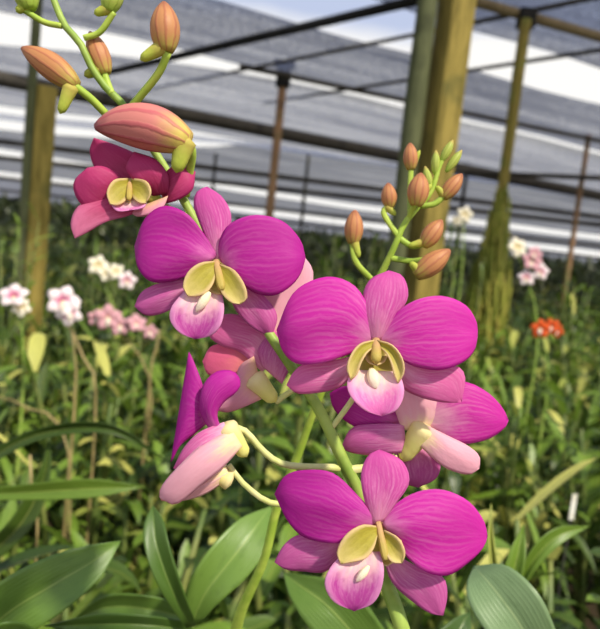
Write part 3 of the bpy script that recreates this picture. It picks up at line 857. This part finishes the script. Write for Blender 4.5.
b = P(277, 140, 6.9); zt = P(284, 84, 6.9).z
bp = empty('wooden_pole', (b.x, b.y, 0), 'slim brown pole with a black bracket at its head, left of centre', 'post')
q = MB(); q.tube([Vector((b.x, b.y, zt * i / 6)) for i in range(7)], [.045, .05, .046, .05, .045, .047, .045], 12); q.build('pole', M['wood_brown'], bp)
q = MB(); q.box(Vector((b.x, b.y, zt + .08)), ax, (.075, .06, .13)); q.box(Vector((b.x, b.y, zt + .19)), ax, (.11, .07, .03)); q.build('bracket', M['iron'], bp, smooth=False, bevel=.01)
b = P(526, 22, 4.3)
q = MB(); q.box(Vector((b.x, b.y, b.z + .02)), ax, (.055, .05, .06))
tag(q.build('pole_bracket', M['iron'], origin=(b.x, b.y, b.z - .04), smooth=False, bevel=.008), 'black bracket clamped on the head of the mossy pole', 'bracket')

# creeper round the mossy pole
b = P(505, 250, 4.25); g0 = Vector((b.x, b.y, 0))
b2 = P(512, 120, 4.3); g0 = Vector((b2.x, b2.y - .02, 0))
mb = MB()
zlo, zhi = .75, P(504, 178, 4.3).z
for k in range(520):
    t = random.random() ** .8
    z = zhi - (zhi - zlo) * t
    rad = .035 + .12 * min(1, t * 1.6)
    a = random.uniform(0, 6.28)
    p = g0 + Vector((math.cos(a) * rad * random.uniform(.5, 1), math.sin(a) * rad * random.uniform(.5, 1), z))
    L = random.uniform(.14, .34)
    mb.tube([p, p + Vector((random.uniform(-.02, .02), random.uniform(-.02, .02), -L * .5)), p + Vector((random.uniform(-.03, .03), random.uniform(-.03, .03), -L))], [.005, .007, .002], 4, random.random(), cap=False)
mb.tube([g0 + Vector((0, -.03, z)) for z in (0, .4, .8)], .012, 6)
tag(mb.build('creeper', M['moss'], origin=g0), 'yellow-green stringy creeper hanging round the mossy pole', 'creeper')

# ------------------------------------------------------------------ beams, rails, wires
def bar(a, b, z, r, label, mat, name, ext=(0, 0), cat='beam', n=10):
    A, B = PZ(a[0], a[1], z), PZ(b[0], b[1], z)
    d = (B - A)
    A2, B2 = A - d * ext[0], B + d * ext[1]
    q = MB(); q.tube([A2.lerp(B2, i / 8) for i in range(9)], r, n)
    return tag(q.build(name, M[mat], origin=A2.lerp(B2, .5)), label, cat)
bar((160, 110), (600, 196), 2.72, .085, 'heavy dark beam crossing the whole shade house behind the posts', 'beam', 'roof_beam', (.6, .25))
bar((110, 72), (410, 2), 3.0, .035, 'dark pipe slanting up to the right towards the thick post', 'iron', 'roof_pipe', (.02, .4), 'pipe')
bar((470, 0), (600, 37), 3.0, .034, 'tan pipe crossing the upper right corner', 'rail', 'roof_pipe', (.6, .5), 'pipe')
bar((450, 172), (600, 178), 2.55, .035, 'thin dark rail just above the heavy beam at right', 'beam', 'roof_rail', (.3, .3), 'rail')
bar((240, 66), (600, 141), 3.02, .028, 'dark rail running from the bracket down to the right edge', 'beam', 'roof_rail', (0, .25), 'rail')
bar((160, 87), (418, 34), 3.04, .018, 'thin wire slanting over the bracketed pole', 'beam', 'roof_wire', (.3, .4), 'wire', 6)
bar((300, 97), (600, 50), 3.04, .018, 'thin wire crossing behind the thick post to the upper right', 'beam', 'roof_wire', (.2, .4), 'wire', 6)
bar((0, 76), (150, 108), 3.02, .03, 'dark rail behind the salmon buds at upper left', 'beam', 'roof_rail', (.3, .1), 'rail')

for (x0, y0), (x1, y1), nm in (((60, 149), (600, 217), 'thin dark rail next below the heavy beam'), ((40, 162), (600, 225), 'thin dark rail second below the heavy beam'),
                               ((20, 180), (600, 246), 'thin dark rail third below the heavy beam, near the far foliage'), ((20, 192), (600, 258), 'lowest thin dark rail, just over the far foliage')):
    bar((x0, y0), (x1, y1), 3.0, .06 + .0008 * (y0 - 140), nm, 'beam', 'roof_rail', (.1, .15), 'rail', 6)

# ------------------------------------------------------------------ shade nets: strips with open gaps
ang = R(90 - 64)
U = Vector((math.cos(ang), math.sin(ang), 0)); V = Vector((-math.sin(ang), math.cos(ang), 0))
def vof(x, y): return (PZ(x, y, ROOF) - CAM).dot(V)
def net(v0, v1, mat, label, u0=None, u1=None, tilt=0.0, z=ROOF + .03, skew=(0, 0)):
    q = MB()
    vm = (v0 + v1) / 2
    u0 = -vm * 1.9 - 6 if u0 is None else u0
    u1 = vm * 1.9 + 16 if u1 is None else u1
    nu, nv = 40, 6
    rows = []
    for i in range(nv + 1):
        t = i / nv; row = []
        for j in range(nu + 1):
            s = j / nu
            va = v0 + skew[0] * (s - .5); vb = v1 + skew[1] * (s - .5)
            p = CAM + U * (u0 + (u1 - u0) * s) + V * (va + (vb - va) * t)
            p.z = z + tilt * (t - .5) - .05 * math.sin(math.pi * t) + .02 * math.sin(j * 1.3 + i)
            row.append(p)
        rows.append(row)
    q.grid(rows)
    c = CAM + V * vm; c.z = z
    return tag(q.build('shade_net', M[mat], origin=c, solid=.003), label, 'net', None)
def pnet(near, far, mat, label, sag=.05, zo=.03):
    """a level strip of net between two edge lines (each a list of outline points on the roof plane)"""
    A = crv([tuple(p) for p in near], 40); B = crv([tuple(p) for p in far], 40)
    rows = []
    for i in range(7):
        t = i / 6
        rows.append([a.lerp(b, t) + Vector((0, 0, zo - sag * math.sin(math.pi * t) + .012 * math.sin(j * 1.3 + i))) for j, (a, b) in enumerate(zip(A, B))])
    q = MB(); q.grid(rows)
    c = A[20].lerp(B[20], .5)
    return tag(q.build('shade_net', M[mat], origin=c, solid=.003), label, 'net')
def line(*px):
    p = [PZ(x, y, ROOF) for x, y in px]
    return [p[0] + (p[0] - p[1]).normalized() * 5] + p + [p[-1] + (p[-1] - p[-2]).normalized() * 9]
n1 = line((387, 8), (600, 72))
pnet([p - V * 2.4 for p in n1], n1, 'net_dark', 'dark shade net across the upper right corner')
pnet(line((205, 2), (600, 108)), line((0, 14), (215, 61), (450, 117), (600, 153)), 'net_dark', 'dark shade net just beyond the wide bright sky gap')
pnet(line((0, 38), (215, 62), (300, 79), (450, 113), (600, 149)), line((0, 102), (100, 114), (197, 128), (280, 142), (600, 196)), 'net_light', 'pale grey shade net over the heavy dark beam', zo=-.06)
q = MB()
q.grid([[Vector((x, 41 + x * .1 + .1 * math.sin(x), z)) for x in range(-46, 47, 2)] for z in (0, .8, 1.6, 2.3)])
tag(q.build('side_net', M['net_side'], origin=(0, 41, 0), solid=.01), 'low upright dark net closing the far end behind the foliage', 'net')
pnet(line((0, 113), (95, 122), (197, 135), (290, 147), (600, 197.4)), line((0, 120), (95, 129), (197, 141), (290, 149), (600, 198.4)), 'net_thin', 'narrow thin net ribbon in the bright gap under the heavy beam', zo=0)
pnet(line((0, 131), (95, 139), (197, 148), (290, 151), (600, 199)), line((0, 150), (80, 163), (197, 181), (350, 204), (600, 236)), 'net_mid', 'grey shade net strip just below the heavy dark beam')
pnet(line((0, 157), (80, 168), (197, 186), (350, 209), (600, 241)), line((0, 172), (77, 182), (225, 205), (350, 221), (600, 252)), 'net_mid', 'grey shade net strip far back, last but one before the horizon')
pnet(line((0, 177), (77, 187), (225, 210), (350, 226), (600, 257)), line((0, 200), (300, 236), (600, 269)), 'net_dark', 'farthest shade net strip low over the distant foliage')
# ------------------------------------------------------------------ ground
q = MB()
q.grid([[Vector((x, y, 0)) for x in (-60, -20, 0, 20, 60)] for y in (-4, 5, 20, 50, 90)])
g = q.build('ground', M['soil']); g['kind'] = 'structure'; g['label'] = 'dark bare soil under the orchid bed'

# ------------------------------------------------------------------ sky and sun
w = bpy.data.worlds.new('sky'); scene.world = w; w.use_nodes = True
nt = w.node_tree; nt.nodes.clear()
out = nt.nodes.new('ShaderNodeOutputWorld'); bg = nt.nodes.new('ShaderNodeBackground')
tc = nt.nodes.new('ShaderNodeTexCoord'); nz = nt.nodes.new('ShaderNodeTexNoise'); nz.inputs['Scale'].default_value = 3.2; nz.inputs['Detail'].default_value = 4
mr = nt.nodes.new('ShaderNodeMapRange'); mr.inputs[1].default_value = .42; mr.inputs[2].default_value = .56
mx = nt.nodes.new('ShaderNodeMix'); mx.data_type = 'RGBA'
mx.inputs[6].default_value = (.58, .66, .88, 1); mx.inputs[7].default_value = (1.12, 1.1, 1.06, 1)
sx = nt.nodes.new('ShaderNodeSeparateXYZ'); ad = nt.nodes.new('ShaderNodeMath'); ad.operation = 'MULTIPLY_ADD'; ad.inputs[1].default_value = .10
mr.inputs[1].default_value = .38; mr.inputs[2].default_value = .345
for a, b in ((tc.outputs['Generated'], nz.inputs['Vector']), (tc.outputs['Generated'], sx.inputs[0]), (nz.outputs['Fac'], ad.inputs[0]), (sx.outputs[2], ad.inputs[2]), (ad.outputs[0], mr.inputs[0]), (mr.outputs[0], mx.inputs[0]), (mx.outputs[2], bg.inputs['Color']), (bg.outputs[0], out.inputs['Surface'])):
    nt.links.new(a, b)
bg.inputs['Strength'].default_value = .88
sun = bpy.data.lights.new('sun', 'SUN'); sun.energy = 4.7; sun.angle = R(3); sun.color = (1, .92, .76)
so = bpy.data.objects.new('sun', sun); COL.objects.link(so)
sd = Vector((.55, -.55, .95)).normalized()       # direction towards the sun
so.rotation_euler = sd.to_track_quat('Z', 'Y').to_euler()
so.location = (3, -3, 8)

scene.view_settings.view_transform = 'Standard'
scene.view_settings.look = 'None'
scene.view_settings.exposure = 0.08
scene.view_settings.gamma = 1.0
scene.view_settings.use_curve_mapping = False
scene.cycles.max_bounces = 8
scene.cycles.transparent_max_bounces = 12
